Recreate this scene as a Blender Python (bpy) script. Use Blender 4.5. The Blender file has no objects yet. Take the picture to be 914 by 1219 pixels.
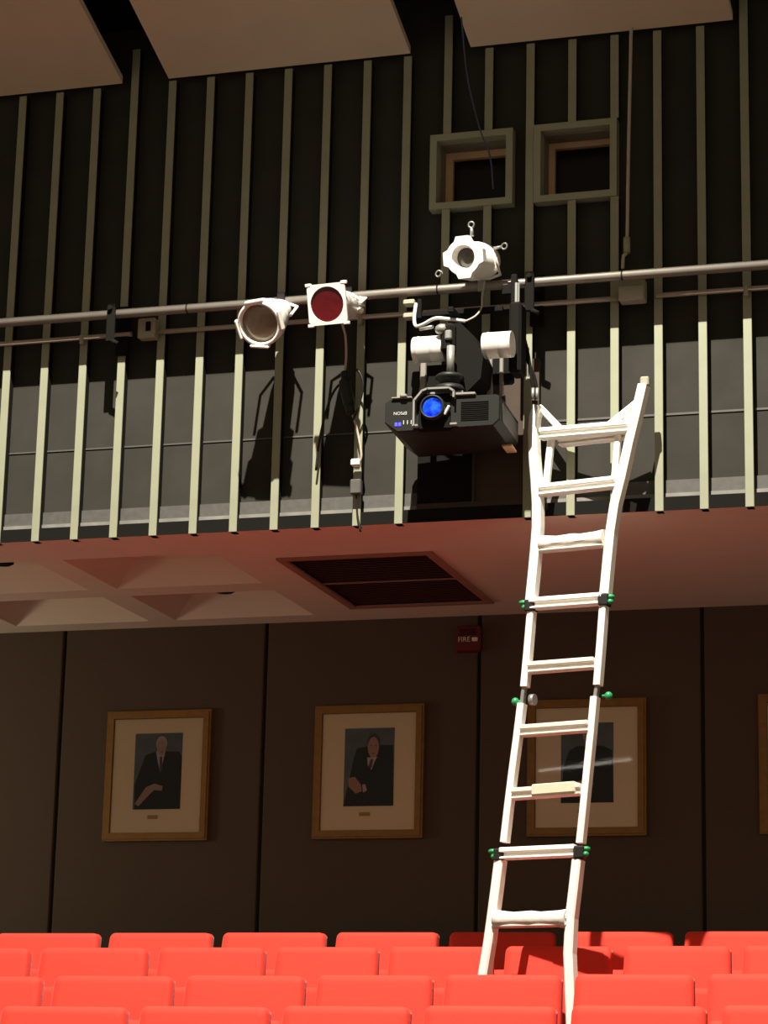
import bpy, math, random
from mathutils import Vector, Matrix
random.seed(7)
scn = bpy.context.scene
CO = scn.collection
V = Vector
ZC = 1.6                                    # eye height of the photographer
FPX = 2963.0
# camera axes in the world: X along the back wall, Y towards it, Z up
vz = V((273, -12100, FPX)).normalized()
vh = V((-10000, 500, FPX)); vh = (-(vh - vh.dot(vz)*vz)).normalized()
vy = vz.cross(vh).normalized()
if vy.z < 0: vy = -vy
W = Matrix((vh, vy, vz))                    # camera frame (x right, y down, z forward) -> world

def at(px, py, Y=None, Z=None, plane=None):
    """the world point seen at a pixel on a plane of the hall (Z relative to the floor of the hall)"""
    d = W @ V((px-457, py-609.5, FPX))
    if Y is not None: t = Y/d.y
    elif Z is not None: t = (Z-ZC)/d.z
    else:
        p0, n = plane; t = (p0-V((0, 0, ZC))).dot(n)/d.dot(n)
    return d*t + V((0, 0, ZC))

# ------------------------------------------------------------------ materials
def mat(name, col, rough=.6, metal=0, noise=0, nscale=20, bump=0, emit=0, spec=.5, sheen=0, col2=None):
    m = bpy.data.materials.new(name); m.use_nodes = True
    nt = m.node_tree; b = nt.nodes['Principled BSDF']
    c = (*col, 1)
    b.inputs['Base Color'].default_value = c
    b.inputs['Roughness'].default_value = rough
    b.inputs['Metallic'].default_value = metal
    b.inputs['Specular IOR Level'].default_value = spec
    if sheen:
        b.inputs['Sheen Weight'].default_value = sheen; b.inputs['Sheen Roughness'].default_value = .4
    if noise or bump or col2:
        tc = nt.nodes.new('ShaderNodeTexCoord'); n = nt.nodes.new('ShaderNodeTexNoise')
        n.inputs['Scale'].default_value = nscale; n.inputs['Detail'].default_value = 6
        nt.links.new(tc.outputs['Object'], n.inputs['Vector'])
        if noise or col2:
            mx = nt.nodes.new('ShaderNodeMix'); mx.data_type = 'RGBA'
            mx.inputs[6].default_value = c if col2 else tuple([x*(1-noise) for x in col]+[1])
            mx.inputs[7].default_value = (*col2, 1) if col2 else tuple([min(1, x*(1+noise)) for x in col]+[1])
            nt.links.new(n.outputs['Fac'], mx.inputs[0]); nt.links.new(mx.outputs[2], b.inputs['Base Color'])
        if bump:
            bp = nt.nodes.new('ShaderNodeBump'); bp.inputs['Strength'].default_value = bump; bp.inputs['Distance'].default_value = .004
            nt.links.new(n.outputs['Fac'], bp.inputs['Height']); nt.links.new(bp.outputs['Normal'], b.inputs['Normal'])
    if emit:
        b.inputs['Emission Color'].default_value = c; b.inputs['Emission Strength'].default_value = emit
    return m

M = dict(
    slat=mat('slat_paint', (.285, .295, .205), .55, noise=.12, nscale=9),
    wallup=mat('black_acoustic_board', (.037, .034, .028), .9, noise=.3, nscale=6, bump=.2, spec=.25),
    wallback=mat('brown_fabric_panel', (.085, .060, .040), .9, noise=.12, nscale=160, bump=.3),
    seam=mat('dark_seam', (.012, .008, .006), .8),
    soffit=mat('soffit_plaster', (.74, .66, .55), .8, noise=.06, nscale=4),
    ceil=mat('ceiling_panel_board', (.68, .56, .42), .8, noise=.06, nscale=5),
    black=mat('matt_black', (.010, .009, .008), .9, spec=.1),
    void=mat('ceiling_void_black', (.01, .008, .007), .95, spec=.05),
    ledgelip=mat('ledge_lip', (.21, .20, .18), .6, noise=.4, nscale=12),
    ledge=mat('grey_ledge', (.085, .082, .074), .6, noise=.35, nscale=30),
    pipe=mat('galvanised_pipe', (.27, .245, .215), .5, metal=.4, noise=.12, nscale=15),
    conduit=mat('painted_conduit', (.46, .40, .33), .5, noise=.1, nscale=25),
    boxp=mat('junction_box_paint', (.36, .34, .26), .5),
    white=mat('white_enamel', (.86, .83, .78), .4),
    lensglass=mat('lens_glass', (.26, .20, .15), .1, noise=.6, nscale=16, spec=.8),
    lensdark=mat('lens_glass_dark', (.05, .045, .035), .08, noise=.5, nscale=18, spec=.8),
    darkpane=mat('booth_glass', (.006, .005, .005), .2, spec=.15),
    redgel=mat('red_gel', (.085, .003, .006), .15, noise=.5, nscale=30, spec=.6),
    alu=mat('ladder_aluminium', (.97, .95, .88), .45, metal=.0, spec=.8),
    alu2=mat('rung_aluminium', (.85, .80, .72), .42, metal=.15),
    green=mat('green_plastic', (.02, .30, .10), .4),
    blackp=mat('black_plastic', (.016, .015, .014), .5, spec=.3),
    cloth=mat('white_wrap', (.85, .83, .76), .9, bump=.5, nscale=30),
    label=mat('rung_sticker', (.62, .56, .33), .6, col2=(.60, .66, .58), nscale=40),
    red=mat('red_upholstery', (.80, .043, .022), .8, noise=.05, nscale=60, bump=.15, sheen=.1),
    redback=mat('seat_shell', (.05, .012, .01), .5),
    iron=mat('seat_iron', (.03, .028, .027), .45, metal=.3),
    floor=mat('hall_carpet', (.035, .02, .018), .95, noise=.3, nscale=120),
    gold=mat('gilt_frame', (.25, .125, .022), .45, metal=.25, noise=.3, nscale=25),
    mat_=mat('picture_mat', (.86, .75, .50), .9),
    plaque=mat('brass_plaque', (.34, .20, .07), .4, metal=.4),
    photobg=mat('photo_backdrop', (.11, .14, .16), .6, spec=.05, noise=.4, nscale=12),
    suit=mat('photo_suit', (.012, .010, .016), .6, spec=.05),
    skin=mat('photo_skin', (.42, .23, .16), .6),
    skin2=mat('photo_skin_pale', (.38, .27, .21), .6),
    hairg=mat('photo_grey_hair', (.42, .40, .37), .6),
    hairb=mat('photo_brown_hair', (.035, .02, .012), .6),
    shirt=mat('photo_shirt', (.45, .42, .42), .6),
    tie=mat('photo_tie', (.10, .02, .03), .6),
    alarm=mat('alarm_red', (.12, .004, .006), .4),
    alarmw=mat('alarm_white', (.75, .66, .62), .4),
    grille=mat('return_grille_brown', (.10, .035, .025), .7),
    grillef=mat('grille_trim', (.34, .17, .12), .7),
    hatch=mat('dark_hatch_board', (.03, .018, .012), .8, col2=(.07, .045, .03), nscale=7),
    proj=mat('projector_case', (.016, .016, .014), .55, spec=.18),
    projside=mat('projector_side', (.06, .056, .048), .5),
    silver=mat('silver_paint', (.30, .30, .28), .4, metal=.4),
    reveal=mat('window_reveal_paint', (.20, .17, .12), .7),
    tan=mat('window_wood', (.62, .40, .24), .6, noise=.15, nscale=20),
    wire=mat('blue_wire', (.05, .07, .16), .5),
    logo=mat('logo_print', (.6, .6, .55), .5),
)
def glass_mat():
    m = bpy.data.materials.new('picture_glass'); m.use_nodes = True; nt = m.node_tree
    nt.nodes.clear()
    o = nt.nodes.new('ShaderNodeOutputMaterial'); mx = nt.nodes.new('ShaderNodeMixShader')
    t = nt.nodes.new('ShaderNodeBsdfTransparent'); g = nt.nodes.new('ShaderNodeBsdfGlossy')
    g.inputs['Roughness'].default_value = .02
    f = nt.nodes.new('ShaderNodeFresnel'); f.inputs['IOR'].default_value = 1.28
    nt.links.new(f.outputs[0], mx.inputs[0]); nt.links.new(t.outputs[0], mx.inputs[1]); nt.links.new(g.outputs[0], mx.inputs[2])
    nt.links.new(mx.outputs[0], o.inputs[0]); return m
M['glass'] = glass_mat()
def lens_blue():
    m = mat('lit_projector_lens', (.0, .02, 1), .1); nt = m.node_tree; b = nt.nodes['Principled BSDF']
    tc = nt.nodes.new('ShaderNodeTexCoord'); n = nt.nodes.new('ShaderNodeTexNoise'); n.inputs['Scale'].default_value = 22
    r = nt.nodes.new('ShaderNodeValToRGB'); r.color_ramp.elements[0].position = .38; r.color_ramp.elements[0].color = (0, .002, .16, 1)
    r.color_ramp.elements[1].position = .66; r.color_ramp.elements[1].color = (.03, .16, 1, 1)
    nt.links.new(tc.outputs['Object'], n.inputs[0]); nt.links.new(n.outputs['Fac'], r.inputs[0]); nt.links.new(r.outputs[0], b.inputs['Emission Color'])
    b.inputs['Emission Strength'].default_value = 1.3; return m
M['lensblue'] = lens_blue()
M['led'] = mat('blue_indicator', (.06, .06, 1), .3, emit=2.0)
M['tube'] = mat('added_tube_glow', (1, .93, .8), .3, emit=9)

# ------------------------------------------------------------------ mesh builder (world coordinates in, local out)
class MB:
    def __init__(s): s.v = []; s.f = []; s.m = []; s.sm = []
    def add(s, vs, fs, m=0, smooth=False):
        n = len(s.v); s.v += [V(x) for x in vs]
        for f in fs: s.f.append([i+n for i in f]); s.m.append(m); s.sm.append(smooth)
        return s
    def hexa(s, c8, m=0):       # 0-3 bottom ring, 4-7 top ring
        return s.add(c8, [(3, 2, 1, 0), (4, 5, 6, 7), (0, 1, 5, 4), (1, 2, 6, 5), (2, 3, 7, 6), (3, 0, 4, 7)], m)
    def box(s, c, sz, R=None, m=0):
        c = V(c); hx, hy, hz = [a/2 for a in sz]; R = R or Matrix.Identity(3)
        return s.hexa([c+R@V(p) for p in ((-hx, -hy, -hz), (hx, -hy, -hz), (hx, hy, -hz), (-hx, hy, -hz), (-hx, -hy, hz), (hx, -hy, hz), (hx, hy, hz), (-hx, hy, hz))], m)
    def bb(s, x0, x1, y0, y1, z0, z1, m=0): return s.box(((x0+x1)/2, (y0+y1)/2, (z0+z1)/2), (x1-x0, y1-y0, z1-z0), m=m)
    def cbox(s, c, sz, ch, R=None, m=0):          # box with chamfered edges all round
        c = V(c); R = R or Matrix.Identity(3); h = [a/2 for a in sz]; ch = min(ch, min(h)*.9)
        vs = []; idx = {}
        for sx in (-1, 1):
            for sy in (-1, 1):
                for sz_ in (-1, 1):
                    for ax in range(3):
                        q = [sx*h[0], sy*h[1], sz_*h[2]]
                        for a in range(3):
                            if a != ax: q[a] -= (sx, sy, sz_)[a]*ch
                        idx[(sx, sy, sz_, ax)] = len(vs); vs.append(c+R@V(q))
        fs = []
        S = (-1, 1)
        for ax in range(3):
            for sg in S:
                o = [a for a in range(3) if a != ax]; ring = []
                for (a, b) in ((-1, -1), (1, -1), (1, 1), (-1, 1)):
                    k = [0, 0, 0]; k[ax] = sg; k[o[0]] = a; k[o[1]] = b; ring.append(idx[(*k, ax)])
                fs.append(ring)
        for ax in range(3):
            o = [a for a in range(3) if a != ax]
            for a in S:
                for b in S:
                    k0 = [0, 0, 0]; k0[o[0]] = a; k0[o[1]] = b; k1 = list(k0); k0[ax] = -1; k1[ax] = 1
                    fs.append([idx[(*k0, o[0])], idx[(*k0, o[1])], idx[(*k1, o[1])], idx[(*k1, o[0])]])
        for sx in S:
            for sy in S:
                for sz_ in S: fs.append([idx[(sx, sy, sz_, a)] for a in range(3)])
        return s.add(vs, fs, m)
    def tube(s, pts, r, n=12, m=0, caps=True, closed=False):
        pts = [V(p) for p in pts]; N = len(pts); rs = r if isinstance(r, (list, tuple)) else [r]*N
        vs = []; up = None
        for i, p in enumerate(pts):
            if closed: t = pts[(i+1) % N]-pts[i-1]
            else: t = pts[min(i+1, N-1)]-pts[max(i-1, 0)]
            t.normalize()
            if up is None: up = V((0, 0, 1)) if abs(t.z) < .9 else V((1, 0, 0))
            a = t.cross(up).normalized(); b = a.cross(t).normalized(); up = b
            for k in range(n):
                th = 2*math.pi*k/n; vs.append(p+(a*math.cos(th)+b*math.sin(th))*rs[i])
        fs = []
        for i in range(N if closed else N-1):
            j = (i+1) % N
            for k in range(n): fs.append((i*n+k, i*n+(k+1) % n, j*n+(k+1) % n, j*n+k))
        s.add(vs, fs, m, True)
        if caps and not closed:
            s.add(vs[:n], [tuple(range(n))], m); s.add(vs[-n:], [tuple(range(n))], m)
        return s
    def lathe(s, prof, o, ax, n=28, m=0, smooth=True, caps=True):   # prof: (distance along axis, radius)
        ax = V(ax).normalized(); u = V((0, 0, 1)) if abs(ax.z) < .9 else V((1, 0, 0)); a = ax.cross(u).normalized(); b = ax.cross(a)
        vs = []
        for (h, r) in prof:
            for k in range(n):
                th = 2*math.pi*(k+.5)/n; vs.append(V(o)+ax*h+(a*math.cos(th)+b*math.sin(th))*r)
        fs = [(i*n+k, i*n+(k+1) % n, (i+1)*n+(k+1) % n, (i+1)*n+k) for i in range(len(prof)-1) for k in range(n)]
        s.add(vs, fs, m, smooth)
        if caps: s.add(vs[:n], [tuple(range(n))], m); s.add(vs[-n:], [tuple(range(n))], m)
        return s
    def plate(s, outline, o, R, d, hole=None, m=0):   # outline 2D (x,z) extruded along local y by d; hole: same-length ring
        n = len(outline)
        P = lambda q, y: V(o)+R@V((q[0], y, q[1]))
        if hole is None:
            s.add([P(q, 0) for q in outline]+[P(q, d) for q in outline], [tuple(range(n)), tuple(range(2*n-1, n-1, -1))]+[(i, (i+1) % n, n+(i+1) % n, n+i) for i in range(n)], m)
        else:
            vs = [P(q, 0) for q in outline]+[P(q, 0) for q in hole]+[P(q, d) for q in outline]+[P(q, d) for q in hole]
            fs = []
            for i in range(n):
                j = (i+1) % n
                fs += [(i, j, n+j, n+i), (2*n+i, 3*n+i, 3*n+j, 2*n+j), (i, 2*n+i, 2*n+j, j), (n+i, n+j, 3*n+j, 3*n+i)]
            s.add(vs, fs, m)
        return s
    def sphere(s, c, r, m=0, n=12):
        r = r if isinstance(r, (tuple, list)) else (r, r, r); vs = []; fs = []
        for i in range(n//2+1):
            ph = math.pi*i/(n//2)
            for k in range(n):
                th = 2*math.pi*k/n; vs.append(V(c)+V((r[0]*math.sin(ph)*math.cos(th), r[1]*math.sin(ph)*math.sin(th), r[2]*math.cos(ph))))
        for i in range(n//2):
            for k in range(n): fs.append((i*n+k, i*n+(k+1) % n, (i+1)*n+(k+1) % n, (i+1)*n+k))
        return s.add(vs, fs, m, True)
    def build(s, name, mats, parent=None, label=None, cat=None, group=None, kind=None):
        me = bpy.data.meshes.new(name); o = bpy.data.objects.new(name, me)
        if parent is None:
            lo = [min(v[i] for v in s.v) for i in range(3)]; hi = [max(v[i] for v in s.v) for i in range(3)]
            org = V(((lo[0]+hi[0])/2, (lo[1]+hi[1])/2, lo[2])); o.location = org; inv = Matrix.Translation(-org)
        else:
            r = parent
            while r.parent: r = r.parent
            inv = (Matrix.Translation(r.location) @ r.rotation_euler.to_matrix().to_4x4()).inverted()
            if parent.type == 'MESH' and parent.parent is None: pass
            o.parent = parent
        me.from_pydata([inv@v for v in s.v], [], s.f)
        for x in (mats if isinstance(mats, (list, tuple)) else [mats]): me.materials.append(x)
        for p, mi, sm in zip(me.polygons, s.m, s.sm): p.material_index = mi; p.use_smooth = sm
        import bmesh
        bm = bmesh.new(); bm.from_mesh(me); bmesh.ops.remove_doubles(bm, verts=bm.verts, dist=1e-5)
        bmesh.ops.recalc_face_normals(bm, faces=bm.faces); bm.to_mesh(me); bm.free()
        CO.objects.link(o); tag(o, label, cat, group, kind)
        return o
def tag(o, label=None, cat=None, group=None, kind=None):
    if label: o['label'] = label
    if cat: o['category'] = cat
    if group: o['group'] = group
    if kind: o['kind'] = kind
def thing(name, loc, label, cat, group=None):
    o = bpy.data.objects.new(name, None); o.empty_display_size = .1; o.location = loc; CO.objects.link(o); tag(o, label, cat, group); return o
def rotz(a): return Matrix.Rotation(a, 3, 'Z')
def arc(pts, k=6):      # Catmull-Rom through points
    pts = [V(p) for p in pts]; P = [pts[0]*2-pts[1]]+pts+[pts[-1]*2-pts[-2]]; out = []
    for i in range(1, len(P)-2):
        a, b, c, d = P[i-1:i+3]
        for j in range(k):
            t = j/k; out.append(.5*((2*b)+(c-a)*t+(2*a-5*b+4*c-d)*t*t+(3*b-a-3*c+d)*t**3))
    return out+[pts[-1]]
ORD = ['leftmost', 'second', 'third', 'fourth', 'fifth', 'sixth', 'seventh', 'eighth', 'ninth', 'tenth', 'eleventh', 'twelfth', 'thirteenth', 'fourteenth', 'fifteenth', 'sixteenth', 'seventeenth', 'eighteenth', 'nineteenth', 'twentieth', 'twenty-first']

YS, YB = 11.2, 13.44          # front of the slats, back wall
ZS = 2.806+ZC                 # underside of the overhang
XL, XR = -8.0, 1.0
# ------------------------------------------------------------------ upper wall with two booth windows
YW = YS+.060
WIN = [(-3.222, -2.798, 4.400+ZC, 4.797+ZC), (-2.690, -2.275, 4.393+ZC, 4.799+ZC)]
w = MB()
ZT = 5.75+ZC
def wallbox(x0, x1, z0, z1): w.bb(x0, x1, YW, YW+.14, z0, z1)
fr = .034
h1 = (WIN[0][0]+fr, WIN[0][1]-fr, WIN[0][2]+fr, WIN[0][3]-fr); h2 = (WIN[1][0]+fr, WIN[1][1]-fr, WIN[1][2]+fr, WIN[1][3]-fr)
zb, zt = min(h1[2], h2[2]), max(h1[3], h2[3])
wallbox(XL, XR, 2.885+ZC, zb); wallbox(XL, XR, zt, ZT)
wallbox(XL, h1[0], zb, zt); wallbox(h1[1], h2[0], zb, zt); wallbox(h2[1], XR, zb, zt)
w.build('wall_upper', M['wallup'], kind='structure')
MB().bb(XL, XR, YW-.012, YW-.0005, 2.900+ZC, 2.965+ZC).bb(XL, XR, YW-.020, YW-.0005, 2.878+ZC, 2.8995+ZC, 1).build('trim_1', [M['ledge'], M['ledgelip']], kind='structure')
MB().bb(XL, XR, YS+.004, YW+.14, ZS+.003, 2.873+ZC).build('trim_2', M['black'], kind='structure')  # black strip paints in the shade of the gap below the ledge
# thin joints of the boards behind the slats
MB().bb(XL, -3.25, YW-.005, YW-.0005, 3.285+ZC, 3.292+ZC).bb(-2.62, XR, YW-.005, YW-.0005, 3.285+ZC, 3.295+ZC).build('trim_3', M['ledge'], kind='structure')
for i, (x0, x1, z0, z1) in enumerate(WIN):
    f = MB()
    y0 = YS-.006; R = Matrix.Identity(3)
    out = [(x0, z0), (x1, z0), (x1, z1), (x0, z1)]; inn = [(x0+fr, z0+fr), (x1-fr, z0+fr), (x1-fr, z1-fr), (x0+fr, z1-fr)]
    f.plate(out, V((0, y0, 0)), R, YW-y0, inn)
    fo = f.build('window_%d' % (i+1), M['slat'], kind='structure')
    def child(mb, name, m):
        o = mb.build(name, m); mw = o.location-fo.location; o.parent = fo; o.location = mw; return o
    e = .012
    rv = MB(); o2 = [(x0+fr-e, z0+fr-e), (x1-fr+e, z0+fr-e), (x1-fr+e, z1-fr+e), (x0+fr-e, z1-fr+e)]
    i2 = [(x0+fr, z0+fr), (x1-fr, z0+fr), (x1-fr, z1-fr), (x0+fr, z1-fr)]
    rv.plate(o2, V((0, YW+.141, 0)), R, .10, i2); rv.plate([(a, b) for a, b in i2], V((0, YW+.0, 0)), R, .145, [(x0+fr+.004, z0+fr+.004), (x1-fr-.004, z0+fr+.004), (x1-fr-.004, z1-fr-.004), (x0+fr+.004, z1-fr-.004)])
    child(rv, 'reveal', M['reveal'])
    g = .036 if i == 0 else .03
    wf = MB(); i3 = [(x0+fr+.004+g, z0+fr+.004+g*.4), (x1-fr-.004-g*.4, z0+fr+.004+g*.4), (x1-fr-.004-g*.4, z1-fr-.004-g), (x0+fr+.004+g, z1-fr-.004-g)]
    wf.plate(i2, V((0, YW+.10, 0)), R, .03, i3); child(wf, 'sash', M['tan'])
    child(MB().bb(x0+fr+.002, x1-fr-.002, YW+.131, YW+.136, z0+fr+.002, z1-fr-.002), 'pane', M['darkpane'])
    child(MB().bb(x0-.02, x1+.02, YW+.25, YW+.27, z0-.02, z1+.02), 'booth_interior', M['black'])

# ------------------------------------------------------------------ slats
def ceil_z(y): return 5.25+ZC+.33*(11.2-y)
xs = [-5.262+.2125*k for k in range(-1, 19)]
nsl = 0
def slat(x, z0, z1, label):
    MB().cbox((x, YS+.005, (z0+z1)/2), (.041, .010, z1-z0), .002).bb(x-.017, x+.017, YS+.009, YW-.0005, z0+.001, z1-.001, 1).build('wall_slat', [M['slat'], M['black']], label=label, cat='wall slat', group='vertical slats of the upper wall')  # black fin sides paint in the dark band of shade beside each slat
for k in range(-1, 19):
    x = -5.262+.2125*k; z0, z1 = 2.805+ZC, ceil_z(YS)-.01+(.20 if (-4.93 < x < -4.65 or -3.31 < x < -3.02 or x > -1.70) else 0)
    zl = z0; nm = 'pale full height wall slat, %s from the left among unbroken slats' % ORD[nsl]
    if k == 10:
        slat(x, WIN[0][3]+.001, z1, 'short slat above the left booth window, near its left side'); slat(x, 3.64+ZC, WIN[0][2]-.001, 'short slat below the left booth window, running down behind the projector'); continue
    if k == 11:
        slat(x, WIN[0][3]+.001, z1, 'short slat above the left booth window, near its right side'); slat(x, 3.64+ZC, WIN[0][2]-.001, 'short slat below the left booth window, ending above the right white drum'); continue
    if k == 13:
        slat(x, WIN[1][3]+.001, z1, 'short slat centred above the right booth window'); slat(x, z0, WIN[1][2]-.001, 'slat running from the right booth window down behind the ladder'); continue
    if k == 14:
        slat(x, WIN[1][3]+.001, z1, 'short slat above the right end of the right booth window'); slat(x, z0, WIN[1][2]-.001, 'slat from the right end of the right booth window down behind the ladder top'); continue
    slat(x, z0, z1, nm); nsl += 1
# hatch behind the projector
h = MB().bb(-3.262, -2.98, YS+.018, YW-.001, 2.90+ZC, 3.60+ZC, 1).bb(-2.975, -2.66, YS+.018, YW-.001, 2.90+ZC, 3.60+ZC, 0).bb(-2.985, -2.972, YS+.006, YW-.001, 2.90+ZC, 3.60+ZC, 0).bb(-3.262, -2.66, YS+.008, YW-.001, 2.868+ZC, 2.90+ZC, 0)
h.build('wall_hatch', [M['hatch'], M['black']], label='dark brown boarded hatch in the slatted wall behind the projector', cat='hatch')

# ------------------------------------------------------------------ overhang underside with coffers
cells = []
cx = [(-5.30-1.01*k, -4.455-1.01*k) for k in range(0, 3)]
cy = [(11.63, 12.37), (12.56, 13.25)]
holes = [(a, b, c, d) for (a, b) in cx for (c, d) in cy]
GR = (-4.16, -3.37, 11.825, 13.065)
X = sorted({XL, XR, GR[0], GR[1]} | {q for h_ in holes for q in h_[:2]}); Y = sorted({YS+.0, YB, GR[2], GR[3]} | {q for h_ in holes for q in h_[2:]})
s = MB()
for i in range(len(X)-1):
    for j in range(len(Y)-1):
        mx, my = (X[i]+X[i+1])/2, (Y[j]+Y[j+1])/2
        if any(a < mx < b and c < my < d for (a, b, c, d) in holes+[GR]): continue
        s.add([(X[i], Y[j], ZS), (X[i+1], Y[j], ZS), (X[i+1], Y[j+1], ZS), (X[i], Y[j+1], ZS)], [(0, 1, 2, 3)])
for (a, b, c, d) in holes:
    q, hh = .15, .13
    lo = [(a, c, ZS), (b, c, ZS), (b, d, ZS), (a, d, ZS)]; hi = [(a+q, c+q*.8, ZS+hh), (b-q, c+q*.8, ZS+hh), (b-q, d-q*.8, ZS+hh), (a+q, d-q*.8, ZS+hh)]
    s.add(lo+hi, [(0, 1, 5, 4), (1, 2, 6, 5), (2, 3, 7, 6), (3, 0, 4, 7), (4, 5, 6, 7)])
s.build('ceiling_overhang', M['soffit'], kind='structure')
MB().bb(XL, XR, YW+.15, YB+.3, ZS+.17, ZS+.3).build('ceiling_slab', M['black'], kind='structure')
g = thing('ceiling_grille', (-3.76, 12.45, ZS-.01), 'dark brown square return air grille in the underside of the overhang', 'grille')
R3 = Matrix(((1, 0, 0), (0, 0, 1), (0, 1, 0)))
def ring2(a, b, c, d, e): return [(a-e, c-e), (b+e, c-e), (b+e, d+e), (a-e, d+e)]
MB().plate(ring2(*GR, .022), V((0, 0, ZS-.012)), R3, .012, ring2(*GR, -.02)).build('frame', M['grillef'], g)
lv = MB()
for k in range(30):
    y = GR[2]+.03+k*(GR[3]-GR[2]-.06)/29
    lv.box(((GR[0]+GR[1])/2, y, ZS+.012), (GR[1]-GR[0]-.05, .03, .003), Matrix.Rotation(.6, 3, 'X'))
lv.build('louvres', M['grille'], g)
MB().bb(GR[0]+.02, GR[1]-.02, (GR[2]+GR[3])/2-.005, (GR[2]+GR[3])/2+.005, ZS-.008, ZS+.0).build('centre_bar', M['grillef'], g)
MB().bb(GR[0]-.01, GR[1]+.01, GR[2]-.01, GR[3]+.01, ZS+.05, ZS+.06).bb(GR[0]-.01, GR[1]+.01, GR[3]+.001, GR[3]+.01, ZS+.001, ZS+.052).bb(GR[0]-.01, GR[1]+.01, GR[2]-.01, GR[2]-.001, ZS+.001, ZS+.052).bb(GR[0]-.01, GR[0]-.001, GR[2]-.01, GR[3]+.01, ZS+.001, ZS+.052).bb(GR[1]+.001, GR[1]+.01, GR[2]-.01, GR[3]+.01, ZS+.001, ZS+.052).build('backing', M['black'], g)
for (px, py, lb) in ((267, 706, 'small black recessed lamp in the rear coffer left of the grille'), (3, 673, 'small black recessed lamp in the coffer at the left edge')):
    p = at(px, py, Z=ZS+.05)
    t = thing('recessed_lamp', (p.x, p.y, ZS+.055), lb, 'lamp')
    MB().lathe([(0, .045), (.0, .06), (.07, .06)], (p.x, p.y, ZS+.06), (0, 0, 1), 20).build('housing', M['black'], t)
    MB().lathe([(0, .046), (.006, .052)], (p.x, p.y, ZS+.052), (0, 0, 1), 20).build('trim_ring', M['black'], t)

# ------------------------------------------------------------------ back wall in panels
bw = MB(); seam = [-6.078-1.2745, -6.078, -4.803, -3.523, -2.253, -.98, .3]
edges = [XL]+seam+[XR]
for a, b in zip(edges[:-1], edges[1:]):
    bw.cbox(((a+b)/2, YB+.02, (ZS+.04+ZC-.6)/2), (b-a-.022, .04, ZS+.04-(ZC-.6)), .006)
bw.bb(XL, XR, YB+.022, YB+.12, 0, ZS+.04, 1)
bw.build('wall_back', [M['wallback'], M['seam']], kind='structure')

# ------------------------------------------------------------------ ceiling panels
EY = 9.60
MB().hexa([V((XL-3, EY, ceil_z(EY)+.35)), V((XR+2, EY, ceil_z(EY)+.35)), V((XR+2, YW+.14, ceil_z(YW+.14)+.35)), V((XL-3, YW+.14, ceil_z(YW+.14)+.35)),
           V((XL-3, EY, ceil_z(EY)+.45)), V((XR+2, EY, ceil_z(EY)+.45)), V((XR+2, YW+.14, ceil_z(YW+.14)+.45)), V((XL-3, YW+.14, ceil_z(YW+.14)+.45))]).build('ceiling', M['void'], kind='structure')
MB().bb(XL-3, XR+2, EY-.03, EY-.003, ceil_z(EY)-.005, ceil_z(EY)+.46).build('added_light_baffle', M['void'], kind='structure')  # added unseen board, stops the spot from shining through the panel gaps
cols = [(-7.83, -6.52, 'far left'), (-6.24, -4.905, 'left'), (-4.645, -3.335, 'middle'), (-3.02, -1.70, 'right')]
for a, b, nm in cols[1:]:
    mb = MB()
    y1 = YS-.004; th = .04
    mb.hexa([V((a, EY, ceil_z(EY))), V((b, EY, ceil_z(EY))), V((b, y1, ceil_z(y1))), V((a, y1, ceil_z(y1))), V((a, EY, ceil_z(EY)+th)), V((b, EY, ceil_z(EY)+th)), V((b, y1, ceil_z(y1)+th)), V((a, y1, ceil_z(y1)+th))])
    mb.build('ceiling_panel', M['ceil'], label='smooth beige ceiling panel, the %s one of three above the slatted wall' % nm, cat='ceiling panel', group='sloping ceiling panels')

# ------------------------------------------------------------------ floor tiers
ROWS = [(12.40, .958, .6165, 'rearmost'), (11.45, .808, .5755, 'second rearmost'), (10.50, .618, .587, 'third rearmost'), (9.60, .449, .585, 'front')]
SH = .86
fl = MB(); tops = [ZC+z-SH-.022 for (_, z, _, _) in ROWS]
yb = [YB+.1, 12.0, 10.98, 10.13, 9.2]
# riser lines lie just behind the seats of the row in front
bd = [YB, ROWS[1][0]+.33, ROWS[2][0]+.16, ROWS[3][0]+.33, 8.9]
for i, t in enumerate(tops): fl.bb(XL, XR, bd[i+1], bd[i], -.1, t)
for k in range(7): fl.bb(XL, XR, 8.9-(k+1)*.9, 8.9-k*.9, -.1, max(.02, tops[3]-.16*(k+1)))
fl.bb(XL, XR, -3, 2.6, -.1, .02)
fl.build('floor', M['floor'], kind='structure')

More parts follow.
